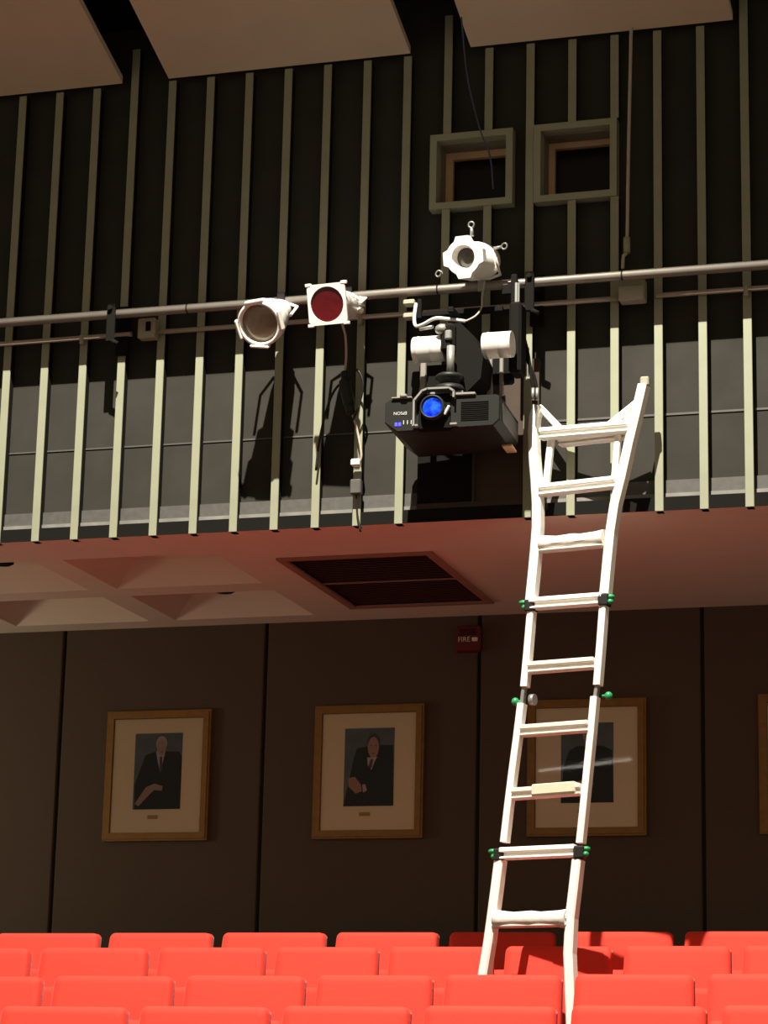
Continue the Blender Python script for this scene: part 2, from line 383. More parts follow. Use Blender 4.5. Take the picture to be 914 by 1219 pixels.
# ------------------------------------------------------------------ seats
def make_seat(wd, name='theatre_seat'):
    t = thing(name, (0, 0, 0), 'x', 'seat')
    # backrest: tapering rounded pad, slightly reclined
    def pad(w0, w1, z0, z1, yc, th, rec, rc=.028, crown=.006):
        mb = MB(); ol = []
        def ring(inset, y, bulge):
            pts = []
            W0, W1 = w0/2-inset, w1/2-inset; a, b = z0+inset, z1-inset; r = max(.008, rc-inset*.3)
            for (cx_, cz_, a0) in ((W0-r, a+r, -90), (W1-r, b-r, 0), (-(W1-r), b-r, 90), (-(W0-r), a+r, 180)):
                for k in range(5):
                    th_ = math.radians(a0+k*22.5); x_, z_ = cx_+r*math.cos(th_), cz_+r*math.sin(th_)
                    if z_ > (a+b)/2: z_ += crown*(1-(x_/(w1/2))**2)
                    pts.append((x_, z_))
            return [V((x_, yc+y+rec*(z_-SH), z_)) for x_, z_ in pts]
        rings = [ring(.03, -th*.5-.004, 0), ring(.009, -th*.5, 0), ring(0, -th*.38, 0), ring(0, th*.3, 0), ring(.012, th*.5, 0)]
        n = len(rings[0]); vs = [p for r_ in rings for p in r_]
        fs = [(i*n+k, i*n+(k+1) % n, (i+1)*n+(k+1) % n, (i+1)*n+k) for i in range(len(rings)-1) for k in range(n)]
        mb.add(vs, fs, 0, True); mb.add(rings[0], [tuple(range(n))], 0, True); mb.add(rings[-1], [tuple(range(n))], 0, True)
        return mb
    pad(wd-.002, wd-.032, .36, SH, 0, .075, .2, crown=.004).build('backrest', M['red'], t)
    pad(wd-.06, wd-.09, .33, SH-.06, .052, .02, .2).build('back_shell', M['redback'], t)
    pad(wd-.09, wd-.09, .34, .66, -.16, .09, .12).build('seat_cushion', M['red'], t)
    for x in (wd/2+.020,):
        MB().cbox((x, -.10, .60), (.028, .30, .03), .008).build('armrest', M['iron'], t)
    for x in (wd/2+.020,):
        MB().cbox((x, -.07, .30), (.022, .07, .58), .005).box((x, -.08, .01), (.026, .24, .02)).build('leg', M['iron'], t)
    for o in t.children: pass
    return t
PX0 = {0: (-5.325, 1), 1: (-5.27, 1), 2: (-4.70, 1), 3: (-3.934, 1)}
GAPS = [[-7, 127, 261, 396, 530, 669, 809, 951], [46, 186, 325, 459, 596, 737, 878, 1021], [-92, 63, 218.5, 374, 525, 678, 835, 994], [2, 166, 334, 500, 673, 850.5, 1030]]
YTOP = [(1110.5, 1108), (1128, 1125), (1161.5, 1158.5), (1197.5, 1196)]
WHERE = ['in the row against the wall', 'in the second row from the wall', 'in the third row from the wall', 'in the nearest row']
def copy_tree(o, parent=None):
    c = o.copy(); CO.objects.link(c); c.parent = parent
    for ch in o.children: copy_tree(ch, c)
    return c
for r in range(4):
    Yr, zt_, pitch, _ = ROWS[r]; base = None; cnt = 0
    gx = [at(g_, 1110, Y=Yr).x for g_ in GAPS[r]]
    if GAPS[r][0] > 20: gx = [gx[0]-.60]+gx; GP = [-95]+GAPS[r]
    else: GP = GAPS[r]
    for k in range(len(gx)-1):
        x = (gx[k]+gx[k+1])/2; pw_ = gx[k+1]-gx[k]; px = (GP[k]+GP[k+1])/2
        if px > 985 or GP[k+1] < 3 or GP[k] > 912: continue
        zt2_ = at(px, YTOP[r][0]+(YTOP[r][1]-YTOP[r][0])*px/914, Y=Yr).z-.006
        if base is None: base = make_seat(pitch-.034); o = base
        else: o = copy_tree(base)
        o.location = (x, Yr, max(zt2_-SH, tops[r]+.0005)); o.rotation_euler = (0, 0, 0); o.scale = (pw_/pitch, 1, 1)
        o['label'] = 'red theatre seat, %s %s' % ('leftmost' if cnt == 0 else ORD[cnt]+' from the left', WHERE[r]); o['category'] = 'seat'; o['group'] = 'red theatre seats'
        cnt += 1

# ------------------------------------------------------------------ portraits
def portrait(x0, x1, z0, z1, label, kind):
    t = thing('framed_portrait', ((x0+x1)/2, YB-.001, z0), label, 'framed picture', 'framed portraits on the back wall')
    R = Matrix.Identity(3); f = .045; y = YB-.034
    r = lambda e: [(x0+e, z0+e), (x1-e, z0+e), (x1-e, z1-e), (x0+e, z1-e)]
    fm = MB(); fm.plate(r(0), V((0, y+.008, 0)), R, .025, r(f*.5)); fm.plate(r(.012), V((0, y, 0)), R, .012, r(f)); fm.plate(r(f*.5), V((0, y+.010, 0)), R, .022, r(f+.003))
    fm.build('frame', M['gold'], t)
    ym = YB-.018
    mt = MB().bb(x0+.03, x1-.03, ym, YB-.002, z0+.03, z1-.03).build('mat_board', M['mat_'], t)
    cxm = (x0+x1)/2+.004; zc = (z0+z1)/2+.025; pw, ph = .148, .222
    ph_ = MB(); yy = [ym-.0006]
    def lay(pts, mi):
        yy[0] -= .0006
        ph_.add([(cxm+a*pw, yy[0], zc+b*ph) for a, b in pts], [tuple(range(len(pts)))], mi)
    def ell(a, b, ra, rb, mi, n=18): lay([(a+ra*math.cos(2*math.pi*k/n), b+rb*math.sin(2*math.pi*k/n)) for k in range(n)], mi)
    lay([(-1, -1), (1, -1), (1, 1), (-1, 1)], 0)
    # 0 bg 1 suit 2 skin 3 hair 4 shirt 5 tie
    if kind == 0:
        lay([(-.92, -1), (-.95, -.35), (-.72, .1), (-.55, .42), (-.1, .52), (.3, .52), (.88, .50), (1, .35), (1, -1)], 1)
        lay([(-.1, .52), (.3, .54), (.22, .3), (.12, -.05), (-.02, .25)], 4); lay([(.06, .38), (.17, .38), (.19, .1), (.12, -.05), (.07, .1)], 5)
        ell(.12, .72, .23, .20, 3); ell(.13, .62, .19, .215, 2); ell(.05, .68, .04, .012, 3); ell(.22, .68, .04, .012, 3); ell(.14, .5, .06, .012, 5)
        lay([(-.45, -.42), (-.1, -.33), (.25, -.40), (.22, -.52), (-.1, -.50), (-.3, -.62), (-.75, -.92), (-.9, -.85)], 2)
    elif kind == 1:
        lay([(-1, -1), (-.75, -.2), (-.62, .25), (-.5, .48), (-.1, .53), (.42, .56), (.95, .55), (1, -1)], 1)
        lay([(-.08, .24), (.32, .26), (.2, .1), (.1, -.08), (-.06, .05)], 4); lay([(.06, .2), (.16, .2), (.12, 0), (.06, -.05), (-.02, .02)], 5)
        ell(.17, .62, .27, .24, 3); ell(.16, .50, .225, .27, 2); ell(.06, .55, .045, .012, 3); ell(.25, .55, .045, .012, 3); ell(.16, .34, .07, .012, 5)
        lay([(-.8, -.28), (-.55, -.25), (-.3, -.45), (-.25, -.62), (-.5, -.68), (-.8, -.50)], 2); lay([(-.25, -.45), (-.12, -.45), (-.05, -.6), (-.2, -.66)], 4)
    else:
        lay([(-1, -1), (-.9, -.1), (-.7, .3), (-.4, .42), (.6, .42), (.95, .3), (1, -1)], 1)
        lay([(-.1, .42), (.28, .42), (.1, .05)], 4); lay([(.05, .36), (.14, .36), (.1, .05)], 5)
        ell(.08, .68, .24, .20, 3); ell(.09, .56, .20, .24, 2); ell(0, .6, .04, .012, 3); ell(.17, .6, .04, .012, 3)
        lay([(-.5, -.5), (-.1, -.42), (.25, -.5), (.2, -.62), (-.4, -.66)], 2)
    ph_.build('photograph', [M['photobg'], M['suit'], M['skin' if kind else 'skin2'], M['hairg' if kind != 1 else 'hairb'], M['shirt'], M['tie']], t)
    zp = zc-ph-.045
    MB().cbox((cxm-.02, ym-.003, zp), (.062, .006, .020), .001).build('name_plaque', M['plaque'], t)
    MB().bb(x0+.04, x1-.04, ym-.0085, ym-.0065, z0+.04, z1-.04).build('glass', M['glass'], t)
for i, (xc, lb, kd) in enumerate([(-5.443, 'gilt framed portrait of a grey haired person in a dark suit, leftmost on the wall', 0), (-4.158, 'gilt framed portrait of a person in a dark suit, left of the fire alarm', 1),
                                  (-2.898, 'gilt framed portrait partly hidden behind the ladder, right of the fire alarm', 2), (-1.61, 'gilt framed portrait cut off by the right edge of the photo', 2)]):
    hw = .325 if i < 2 else .335
    portrait(xc-hw, xc+hw, 1.545+ZC, 2.305+ZC, lb, kd)

# fire alarm
p = at(557.5, 761, Y=YB-.03)
t = thing('fire_alarm', (p.x, YB, p.z-.075), 'small dark red wall alarm with white lettering, just under the overhang', 'fire alarm')
MB().cbox((p.x, YB-.022, p.z), (.148, .044, .15), .01).build('housing', M['alarm'], t)
MB().cbox((p.x+.042, YB-.048, p.z-.004), (.034, .012, .024), .004).build('strobe', M['alarmw'], t)
sl = MB()
for k in range(5): sl.bb(p.x-.05, p.x+.05, YB-.0465, YB-.043, p.z+.022+k*.008, p.z+.025+k*.008)
sl.build('horn_slots', M['black'], t)
def text(body, size, mw, name, m, parent, depth=.001):
    cu = bpy.data.curves.new(name, 'FONT'); cu.body = body; cu.size = size; cu.align_x = 'CENTER'; cu.align_y = 'CENTER'; cu.extrude = depth
    tmp = bpy.data.objects.new('t', cu); CO.objects.link(tmp)
    dg = bpy.context.evaluated_depsgraph_get(); me = bpy.data.meshes.new_from_object(tmp.evaluated_get(dg)); bpy.data.objects.remove(tmp)
    r = parent
    while r.parent: r = r.parent
    inv = (Matrix.Translation(r.location) @ r.rotation_euler.to_matrix().to_4x4()).inverted()
    me.transform(inv@mw); me.materials.clear(); me.materials.append(m); me.name = name
    o = bpy.data.objects.new(name, me); CO.objects.link(o); o.parent = parent; return o
text('FIRE', .04, Matrix.Translation((p.x-.022, YB-.0455, p.z-.004)) @ Matrix.Rotation(math.pi/2, 4, 'X'), 'lettering', M['alarmw'], t)

# ------------------------------------------------------------------ lighting pipe and conduit
YP = 11.06; ZP = 3.932+ZC
t = thing('lighting_pipe', (-3.5, YP, ZP-.03), 'long grey steel lighting pipe crossing the slatted wall', 'pipe')
MB().tube([(XL, YP, ZP), (XR, YP, ZP)], .0235, 20).build('tube', M['pipe'], t)
for x in (-4.43, -3.13, -2.22): MB().tube([(x-.004, YP, ZP), (x+.004, YP, ZP)], .0245, 20).build('coupling', M['seam'], t)
for x in (-4.83, -2.665):
    b = MB(); b.cbox((x, (YP+YS)/2+.005, ZP-.0), (.05, YS-YP-.012, .03), .004); b.cbox((x, YP-.03, ZP-.055), (.045, .016, .20), .004); b.cbox((x, YS-.012, ZP-.05), (.07, .02, .26), .004)
    b.tube([(x, YP-.055, ZP+.02), (x, YP+.04, ZP+.02)], .012, 10); b.tube([(x+.01, YP-.03, ZP-.15), (x+.045, YP-.03, ZP-.17)], .012, 10)
    b.build('wall_bracket', M['black'], t)
ZQ = 3.862+ZC
t = thing('electrical_conduit', (-3.5, YS-.016, ZQ-.02), 'thin painted conduit running below the lighting pipe with box and straps', 'conduit')
yq = YS-.016
MB().tube([(XL, yq, ZQ-.01), (-4.78, yq, ZQ)], .0125, 12).tube([(-4.68, yq, ZQ), (-2.21, yq, ZQ)], .0125, 12).tube([(-2.08, yq, ZQ), (XR, yq, ZQ)], .0125, 12).build('tube', M['conduit'], t)
for x in (-5.05, -4.2, -3.56, -1.65):
    MB().cbox((x, yq+.0, ZQ-.012), (.022, .034, .052), .004).build('strap', M['boxp'], t)
p = at(175, 391, Y=YS-.05)
t = thing('outlet_box', (p.x, YS, p.z-.05), 'small painted outlet box with dark socket on the left of the pipe', 'electrical box')
MB().cbox((p.x, YS-.032, p.z), (.095, .062, .105), .006).build('box', M['boxp'], t)
MB().cbox((p.x+.012, YS-.066, p.z+.006), (.026, .008, .05), .002).build('socket', M['black'], t)
p = at(752.5, 346, Y=YS-.05)
t = thing('junction_box', (p.x, YS, p.z-.06), 'pale junction box below the pipe at the foot of the vertical conduit', 'electrical box')
MB().cbox((p.x, YS-.04, p.z), (.125, .078, .11), .006).build('box', M['boxp'], t)
MB().cbox((p.x, YS-.084, p.z-.018), (.12, .012, .065), .003).build('cover', M['boxp'], t)
# vertical conduit
pts = [at(752, 55, Y=YS-.02), at(748, 180, Y=YS-.02), at(746, 290, Y=YS-.02), at(742, 305, Y=YS-.03), at(741, 320, Y=YS-.03)]
pts[0].z = ceil_z(YS)+.15
t = thing('vertical_conduit', (pts[-1].x, YS-.03, pts[-1].z), 'thin pale vertical conduit dropping from the ceiling to the pipe', 'conduit')
MB().tube(arc(pts), .0085, 10).build('tube', M['conduit'], t)
MB().tube([pts[2]+V((0, 0, .03)), pts[2]-V((0, 0, .05))], .017, 10).build('fitting', M['boxp'], t)
# blue wire near the ceiling
MB().tube(arc([at(549, 20, Y=10.9), at(556, 90, Y=11.1), at(570, 150, Y=11.15), at(583, 185, Y=11.15), at(587, 225, Y=YS-.03)]), .004, 6).build('thin_cable', M['wire'], label='thin bluish cable trailing down over the left booth window', cat='cable')

# ------------------------------------------------------------------ stage lights
def frame_from(ax):      # local y axis = -ax (into the lamp), x right, z up
    y = -V(ax).normalized(); x = y.cross(V((0, 0, 1))).normalized(); z = x.cross(y)
    return Matrix((x, y, z)).transposed()
def lamp(px, py, Y, ax, kind, label, R_=.095):
    c = at(px, py, Y=Y); R = frame_from(ax); inw = R@V((0, 1, 0))
    t = thing('stage_light', (c.x, YP, ZP), label, 'stage light')
    body = MB(); L = .20
    if kind == 'open':       # round wide barrel, tabs on the rim
        body.lathe([(0, R_*1.12), (.012, R_*1.16), (.09, R_*1.12), (.10, R_*.98), (.18, R_*.92), (.19, R_*.70), (.30, R_*.62), (.36, R_*.45), (.38, .02)], c, inw, 32, caps=False)
        body.lathe([(0, R_*1.12), (0, R_*.97), (.05, R_*.95)], c, inw, 32, caps=False)
        body.build('barrel', M['white'], t)
        for a in (95, 190, 262, 5):
            tb = MB()
            th = math.radians(a); q = c+R@V((math.cos(th)*R_*1.13, .012, math.sin(th)*R_*1.13))
            Rt = R@Matrix.Rotation(-(th-math.pi/2), 3, 'Y')
            tb.cbox(q, (R_*1.0, .035, R_*.16), .006, Rt)
            tb.build('gel_holder', M['white'], t)
        ln = MB().lathe([(.03, R_*.97), (.022, R_*.8), (.014, R_*.5), (.012, .0003)], c, inw, 32, caps=False)
        ln.build('lens', M['lensglass'], t)
    elif kind == 'gel':
        s_ = .098; o = []
        n = 32; ho = []; ou = []
        for k in range(n):
            th = 2*math.pi*(k+.5)/n; cs, sn = math.cos(th), math.sin(th); kk = 1/max(abs(cs), abs(sn))
            ho.append((R_*.89*cs, R_*.89*sn)); ou.append((s_*cs*kk, s_*sn*kk))
        MB().plate(ou, c, R, .012, ho).build('colour_frame', M['white'], t)
        for sx, sz in ((-1, 1), (1, 1), (-1, -1), (1, -1)): MB().cbox(c+R@V((sx*s_*.93, .008, sz*s_*.99)), (.03, .02, .016), .003, R).build('frame_clip', M['white'], t)
        MB().lathe([(.008, R_*.90), (.009, .0003)], c, inw, 32, caps=False).build('red_gel', M['redgel'], t)
        body.lathe([(.018, R_*1.0), (.03, R_*.98), (.10, R_*.95), (.11, R_*.8), (.24, R_*.75), (.30, R_*.66), (.36, R_*.4), (.37, .02)], c, inw, 32, caps=True).build('barrel', M['white'], t)
        kn = MB(); kn.sphere(c+R@V((.078, .24, -.03)), .018); kn.tube([c+R@V((.05, .22, .02)), c+R@V((.095, .22, .03))], .008, 8); kn.tube([c+R@V((.06, .18, .05)), c+R@V((.09, .2, .02)), c+R@V((.10, .23, -.01))], .008, 8)
        kn.build('focus_knob', M['white'], t)
    else:
        # octagonal-cross colour holder with round hole
        n = 32; ho = []; ou = []
        for k in range(n):
            th = 2*math.pi*(k+.5)/n; cs, sn = math.cos(th), math.sin(th)
            a = abs(math.degrees(math.atan2(abs(sn), abs(cs)))-45)
            rr = R_*1.08/max(abs(cs), abs(sn)) if a > 17 else R_*.93
            ho.append((R_*.62*cs, R_*.62*sn)); ou.append((rr*cs, rr*sn))
        MB().plate(ou, c, R, .045, ho).build('gel_holder', M['white'], t)
        body.lathe([(.0, R_*.63), (.02, R_*.60), (.05, R_*.50)], c, inw, 32, caps=False)
        body.lathe([(.045, R_*.66), (.06, R_*.80), (.16, R_*.80), (.17, R_*.95), (.28, R_*.95), (.33, R_*.7), (.36, R_*.35), (.365, .01)], c, inw, 32, caps=False)
        body.build('barrel', M['white'], t)
        MB().lathe([(.05, R_*.51), (.042, R_*.4), (.038, .0003)], c, inw, 32, caps=False).build('lens', M['lensdark'], t)
        for q, e in (((.035, .05, .10), (.0, 0, 1)), ((.08, .22, .05), (1, 0, .1)), ((-.11, .0, -.06), (-.4, 0, -.1))):
            q0 = c+R@V(q); e0 = (R@V(e)).normalized(); hd = MB()
            l_ = .04 if q[0] > -.05 else .006
            hd.tube([q0, q0+e0*l_], [.010, .007], 8)
            u = R@V((1, 0, 0)) if abs(e[2]) > .5 else R@V((0, 0, 1))
            cc = q0+e0*(l_+.014); hd.tube([cc+(e0*math.cos(a*.5236)+u*math.sin(a*.5236))*.014 for a in range(12)], .004, 8, closed=True)
            hd.build('shutter_handle', M['silver'], t)
    # yoke and clamp to the pipe
    mid = c+inw*.17; xa = R@V((1, 0, 0)); yr = R_*1.06
    pc = V((mid.x+ (0.02 if kind != 'cross' else .03), YP, ZP)); d = (pc-mid); d.x = 0; hgt = d.length
    up = V((0, d.y, d.z)).normalized()
    xw = V((1, 0, 0))
    yk = [mid+xw*yr, mid+xw*yr+up*min(hgt*.62, .12), mid+xw*(yr*.5)+up*(hgt-.05 if hgt > .12 else .10), mid-xw*(yr*.5)+up*(hgt-.05 if hgt > .12 else .10), mid-xw*yr+up*min(hgt*.62, .12), mid-xw*yr]
    MB().tube(yk, .0075, 8).build('yoke', M['white'], t)
    cl = MB(); topk = mid+up*(hgt-.05 if hgt > .12 else .10)
    cl.tube([topk, V((topk.x, YP, ZP))-up*.02], .010, 10)
    cl.cbox(V((topk.x, YP-.030, ZP)), (.04, .014, .075), .003); cl.cbox(V((topk.x, YP, ZP+.031)), (.04, .07, .014), .003); cl.tube([V((topk.x, YP-.01, ZP-.03)), V((topk.x, YP-.01, ZP-.075))], .008, 8)
    cl.build('pipe_clamp', M['blackp'] if kind != 'cross' else M['silver'], t)
    return t
def aim(yaw, pitch):   # lens direction; yaw>0 turns to photo-left
    y, p = math.radians(yaw), math.radians(pitch)
    return V((-math.sin(y)*math.cos(p), -math.cos(y)*math.cos(p), -math.sin(p)))
lamp(308, 386, 10.74, aim(2, 30), 'open', 'white round stage light with a big clear amber lens, leftmost on the pipe', .098)
lamp(389, 362, 10.74, aim(4, 16), 'gel', 'white stage light with a square colour frame and red gel')
lamp(551, 306, 10.74, aim(6, 14), 'cross', 'white stage light standing above the pipe, with ring handles and cross shaped front', .093)

# cables
t = MB().tube(arc([at(495, 362, Y=10.95), at(493, 378, Y=10.9), at(495, 388, Y=10.88), at(504, 386, Y=10.85), at(518, 379, Y=10.8), at(535, 380, Y=10.8), at(554, 382.5, Y=10.82)]), .0085, 10)
th = thing('power_cable', at(495, 388, Y=10.88), 'bent white cable under the pipe above the projector, linking up to the upper stage light', 'cable')
t.build('white_sheath', M['white'], th)
MB().tube(arc([at(554, 382.5, Y=10.82), at(566, 376, Y=10.85), at(573, 366, Y=10.9), at(574, 352, Y=10.92), at(577, 335, Y=10.95)]), .0045, 8).build('brown_tail', M['conduit'], th)
th = thing('hanging_cable', at(425, 600, Y=YS-.03), 'grey cable hanging below the red lamp to a white plug near the overhang', 'cable')
MB().tube(arc([at(407, 385, Y=10.95), at(411, 400, Y=11.0), at(412, 425, Y=11.08), at(410, 445, Y=11.12)]), .006, 8).tube(arc([at(419, 492, Y=11.13), at(425, 512, Y=11.15), at(430, 540, Y=11.15), at(428, 552, Y=11.16)]), .006, 8).build('cord', M['conduit'], th)
b = MB(); b.tube(arc([at(410, 443, Y=11.12), at(411, 460, Y=11.11), at(415, 478, Y=11.12), at(418, 494, Y=11.13)]), [.018]*4+[.03]*10+[.024]*4+[.012], 10)
b.tube(arc([at(412, 450, Y=11.11), at(398, 465, Y=11.12), at(388, 490, Y=11.13), at(380, 525, Y=11.15), at(376, 560, Y=11.16)]), .006, 8)
b.tube(arc([at(412, 452, Y=11.10), at(424, 440, Y=11.1), at(432, 455, Y=11.1), at(428, 480, Y=11.12), at(420, 500, Y=11.13)]), .006, 8)
b.build('black_loops', M['blackp'], th)
b = MB(); q = at(423.5, 551, Y=11.15); b.cbox(q, (.045, .04, .035), .006); b.build('white_plug', M['white'], th)
b = MB(); q = at(424, 580, Y=11.17); b.cbox(q, (.055, .04, .075), .006); b.build('dark_socket', M['ledge'], th)
MB().tube(arc([at(424, 588, Y=11.17), at(425, 610, Y=11.18), at(429, 633, Y=11.18)]), .005, 8).build('tail', M['blackp'], th)
th = thing('black_cable', at(637, 478, Y=11.1), 'black cable drop with silver connectors ending at the left tip of the ladder', 'cable')
MB().tube(arc([at(622, 395, Y=11.02), at(628, 420, Y=11.05), at(632, 445, Y=11.05), at(635, 465, Y=11.05)]), .009, 8).tube(arc([at(618, 398, Y=11.02), at(626, 425, Y=11.05), at(636, 448, Y=11.05), at(639.5, 466, Y=11.05)]), .007, 8).build('cord', M['black'], th)
MB().tube([at(634.5, 462, Y=11.04), at(634, 476, Y=11.04)], .008, 10).tube([at(639.5, 462, Y=11.04), at(639, 476, Y=11.04)], .008, 10).build('connector', M['silver'], th)
q = at(489, 367, Y=YP-.02)
th = thing('clamp_box', (q.x, YP, q.z-.06), 'small pale double clamp on the pipe left of the projector', 'clamp')
MB().cbox(at(488, 361, Y=YP-.045), (.058, .05, .026), .005).cbox(at(487, 377, Y=YP-.045), (.05, .05, .026), .005).build('jaw', M['boxp'], th)
MB().cbox(at(500, 369, Y=YP-.03), (.022, .04, .10), .004).build('bolt_plate', M['black'], th)

# ------------------------------------------------------------------ projector mount
mt = thing('projector_mount', (-2.9, 10.95, 3.36+ZC), 'ceiling style projector bracket with white drums and silver drop pole under the pipe', 'projector mount')
a1, a2 = at(493, 417, Y=10.78), at(530, 415, Y=10.78); b1, b2 = at(576, 412, Y=10.78), at(610, 409, Y=10.78)
dx = V((1, 0, 0)); rd = .062
for p0, p1 in ((a1, a2), (b1, b2)):
    L = p1.x-p0.x
    o = MB().lathe([(0, rd*.98), (.003, rd), (.02, rd), (.021, rd*1.03), (.026, rd*1.03), (.027, rd), (L*.55, rd), (L*.552, rd*.985), (L*.565, rd*.985), (L*.567, rd), (L, rd)], p0, dx, 28).build('white_drum', M['white'], mt)
mid = (a2+b1)/2
hb = MB()
# dark cast body between the drums, wide at the top right and tapering to the pole
hb.cbox(at(537, 407, Y=10.78), (.07, .16, .15), .02)
pr_ = [at(527, 386, Y=10.74), at(548, 384, Y=10.74), at(566, 402, Y=10.74), at(575, 425, Y=10.74), at(572, 450, Y=10.74), at(556, 466, Y=10.74), at(543, 462, Y=10.74), at(540, 420, Y=10.74)]
bk = [p_+V((0, .20, 0)) for p_ in pr_]; n = len(pr_)
hb.add(pr_+bk, [tuple(range(n)), tuple(range(2*n-1, n-1, -1))]+[(i, (i+1) % n, n+(i+1) % n, n+i) for i in range(n)])
hb.cbox(at(575, 440, Y=10.95), (.30, .05, .16), .01)
hb.build('cast_body', M['black'], mt)
cc = MB(); cc.sphere(at(526, 392, Y=10.72), (.035, .03, .026)); cc.cbox(at(534, 399, Y=10.70), (.032, .03, .045), .006); cc.tube([at(515, 389, Y=10.75), at(500, 392, Y=10.78)], .009, 8); cc.build('knuckle', M['silver'], mt)
pt, pb = at(536.5, 412, Y=10.68), at(536, 446, Y=10.68)
MB().tube([pt, pb], .0185, 16).build('drop_pole', M['silver'], mt)
fl_ = MB(); fo = V((pb.x-.008, 10.70, pb.z)); fl_.lathe([(0, .058), (.006, .066), (.02, .068), (.03, .05), (.05, .045), (.055, .062), (.07, .07), (.078, .07)], fo+V((0, 0, .004)), (0, 0, -1), 28).build('flange', M['blackp'], mt)
MB().cbox(fo+V((-.01, .04, -.085)), (.16, .12, .014), .004).build('base_plate', M['silver'], mt)
for px, wd_, hh_ in ((583, .028, .20), (597, .02, .20), (504, .03, .16)):
    MB().cbox(at(px, 447, Y=10.93), (wd_, .02, hh_), .004).build('side_strut', M['pipe'], mt)
hg = MB(); hg.cbox(at(612, 372, Y=YP-.05), (.03, .03, .38), .005); hg.cbox(at(616, 405, Y=10.93), (.06, .12, .35), .012); hg.cbox(at(606, 345, Y=YP-.035), (.07, .02, .05), .004); hg.cbox(at(545, 372, Y=YP-.02), (.45, .03, .03), .005); hg.cbox(at(545, 379, Y=10.88), (.03, .28, .03), .005)
hg.build('hanger_arm', M['black'], mt)
MB().box(at(614.5, 352, Y=YP-.07), (.012, .008, .13)).box(at(617.5, 352, Y=YP-.07), (.006, .008, .13)).build('hanger_edge', M['silver'], mt)

# ------------------------------------------------------------------ projector
pa = math.radians(3)
Rp = rotz(pa)
PW, PD, PH = .545, .46, .150
fc = at(526.5, 491, Y=10.66)       # centre of the front face
pj = thing('projector', (fc.x, fc.y, fc.z-PH/2), 'large black projector hanging below the pipe with a lit blue lens', 'projector')
def P(x, y, z): return fc+Rp@V((x, y, z))
cs = MB()
# outline of the front in x,z: bevelled lower corners
ol = [(-PW/2+.06, -PH/2-.012), (PW/2-.03, -PH/2), (PW/2, -PH/2+.03), (PW/2, PH/2-.01), (PW/2-.02, PH/2), (-PW/2+.02, PH/2-.005), (-PW/2, PH/2-.02), (-PW/2, -PH/2+.035)]
N = len(ol); fr_ = [P(x*.985, -.012, z*.96) for x, z in ol]; f2 = [P(x, 0, z) for x, z in ol]; b1_ = [P(x, PD-.02, z) for x, z in ol]; b2_ = [P(x*.96, PD, z*.94) for x, z in ol]
cs.add(fr_+f2+b1_+b2_, [tuple(range(N)), tuple(range(4*N-1, 3*N-1, -1))]+[(r*N+i, r*N+(i+1) % N, (r+1)*N+(i+1) % N, (r+1)*N+i) for r in range(3) for i in range(N)])
cs.build('case', M['proj'], pj)
# lens bay: arch trim, recess ring and lens
ar = []
x0, x1, zt2, zb2 = -.112, .045, PH/2+.024, -PH/2+.005
outl = [(x0-.012, zb2), (x0-.012, zt2-.05), (x0+.025, zt2-.005), (x0+.05, zt2+.004), (x1-.005, zt2+.004), (x1+.018, zt2-.012), (x1+.018, zt2-.04)]
def strip(pts, w_, y0_, d_, mb):
    for (a, b_) in zip(pts[:-1], pts[1:]):
        A, B = V((a[0], 0, a[1])), V((b_[0], 0, b_[1])); c = (A+B)/2; L = (B-A).length; ang = math.atan2(B.z-A.z, B.x-A.x)
        mb.box(P(c.x, y0_, c.z), (L+w_*.6, d_, w_), Rp@Matrix.Rotation(-ang, 3, 'Y'))
ab = MB(); strip(outl, .009, -.03, .05, ab)
MB().cbox(P(.062, -.03, -PH/2+.006), (.035, .03, .012), .003, Rp).build('lower_catch', M['silver'], pj); ab.cbox(P(x0-.008, -.03, -PH/2+.006), (.03, .03, .012), .003, Rp)
ab.build('trim', M['silver'], pj)
MB().cbox(P(.10, -.01, PH/2+.004), (.12, .03, .014), .004, Rp).build('top_rail', M['silver'], pj)
MB().cbox(P(-.19, -.01, PH/2-.001), (.10, .03, .008), .003, Rp).cbox(P(-.18, -.02, PH/2+.006), (.035, .03, .018), .006, Rp).build('adjuster', M['silver'], pj)
lc = P(-.038, -.014, .014)
bay = MB(); bay.cbox(P((x0+x1)/2, .0, .0), (x1-x0+.01, .035, PH+.03), .012, Rp); bay.build('lens_bay', M['black'], pj)
fwd = Rp@V((0, -1, 0))
MB().lathe([(0, .060), (.03, .060), (.045, .056), (.045, .049), (.02, .047)], lc, fwd, 32, caps=False).build('lens_barrel', M['blackp'], pj)
MB().lathe([(.022, .048), (.030, .034), (.034, .0003)], lc, fwd, 32, caps=False).build('lens', M['lensblue'], pj)
MB().cbox(P(.028, -.035, .0), (.012, .012, .05), .004, Rp@Matrix.Rotation(.5, 3, 'Y')).build('release_catch', M['white'], pj)
ld = MB()
for k in range(2): ld.cbox(P(-.2-.016+k*.017, -.013, -.052), (.013, .006, .018), .002, Rp)
ld.build('indicator_light', M['led'], pj)
ic = MB()
for k in range(3): ic.cbox(P(-.18+k*.018, -.013, -.044), (.004, .004, .02), .001, Rp)
ic.build('status_marks', M['logo'], pj)
mw = Matrix.Translation(P(-.197, -.0135, .002)) @ Rp.to_4x4() @ Matrix.Rotation(math.pi/2, 4, 'X') @ Matrix.Rotation(math.pi, 4, 'Z')
text('EPSON', .021, mw, 'logo', M['logo'], pj, .0008)
vt = MB()
for k in range(10): vt.box(P(.155, -.0135, -.045+k*.0095), (.13, .003, .0035), Rp)
vt.build('vent_slots', M['black'], pj)
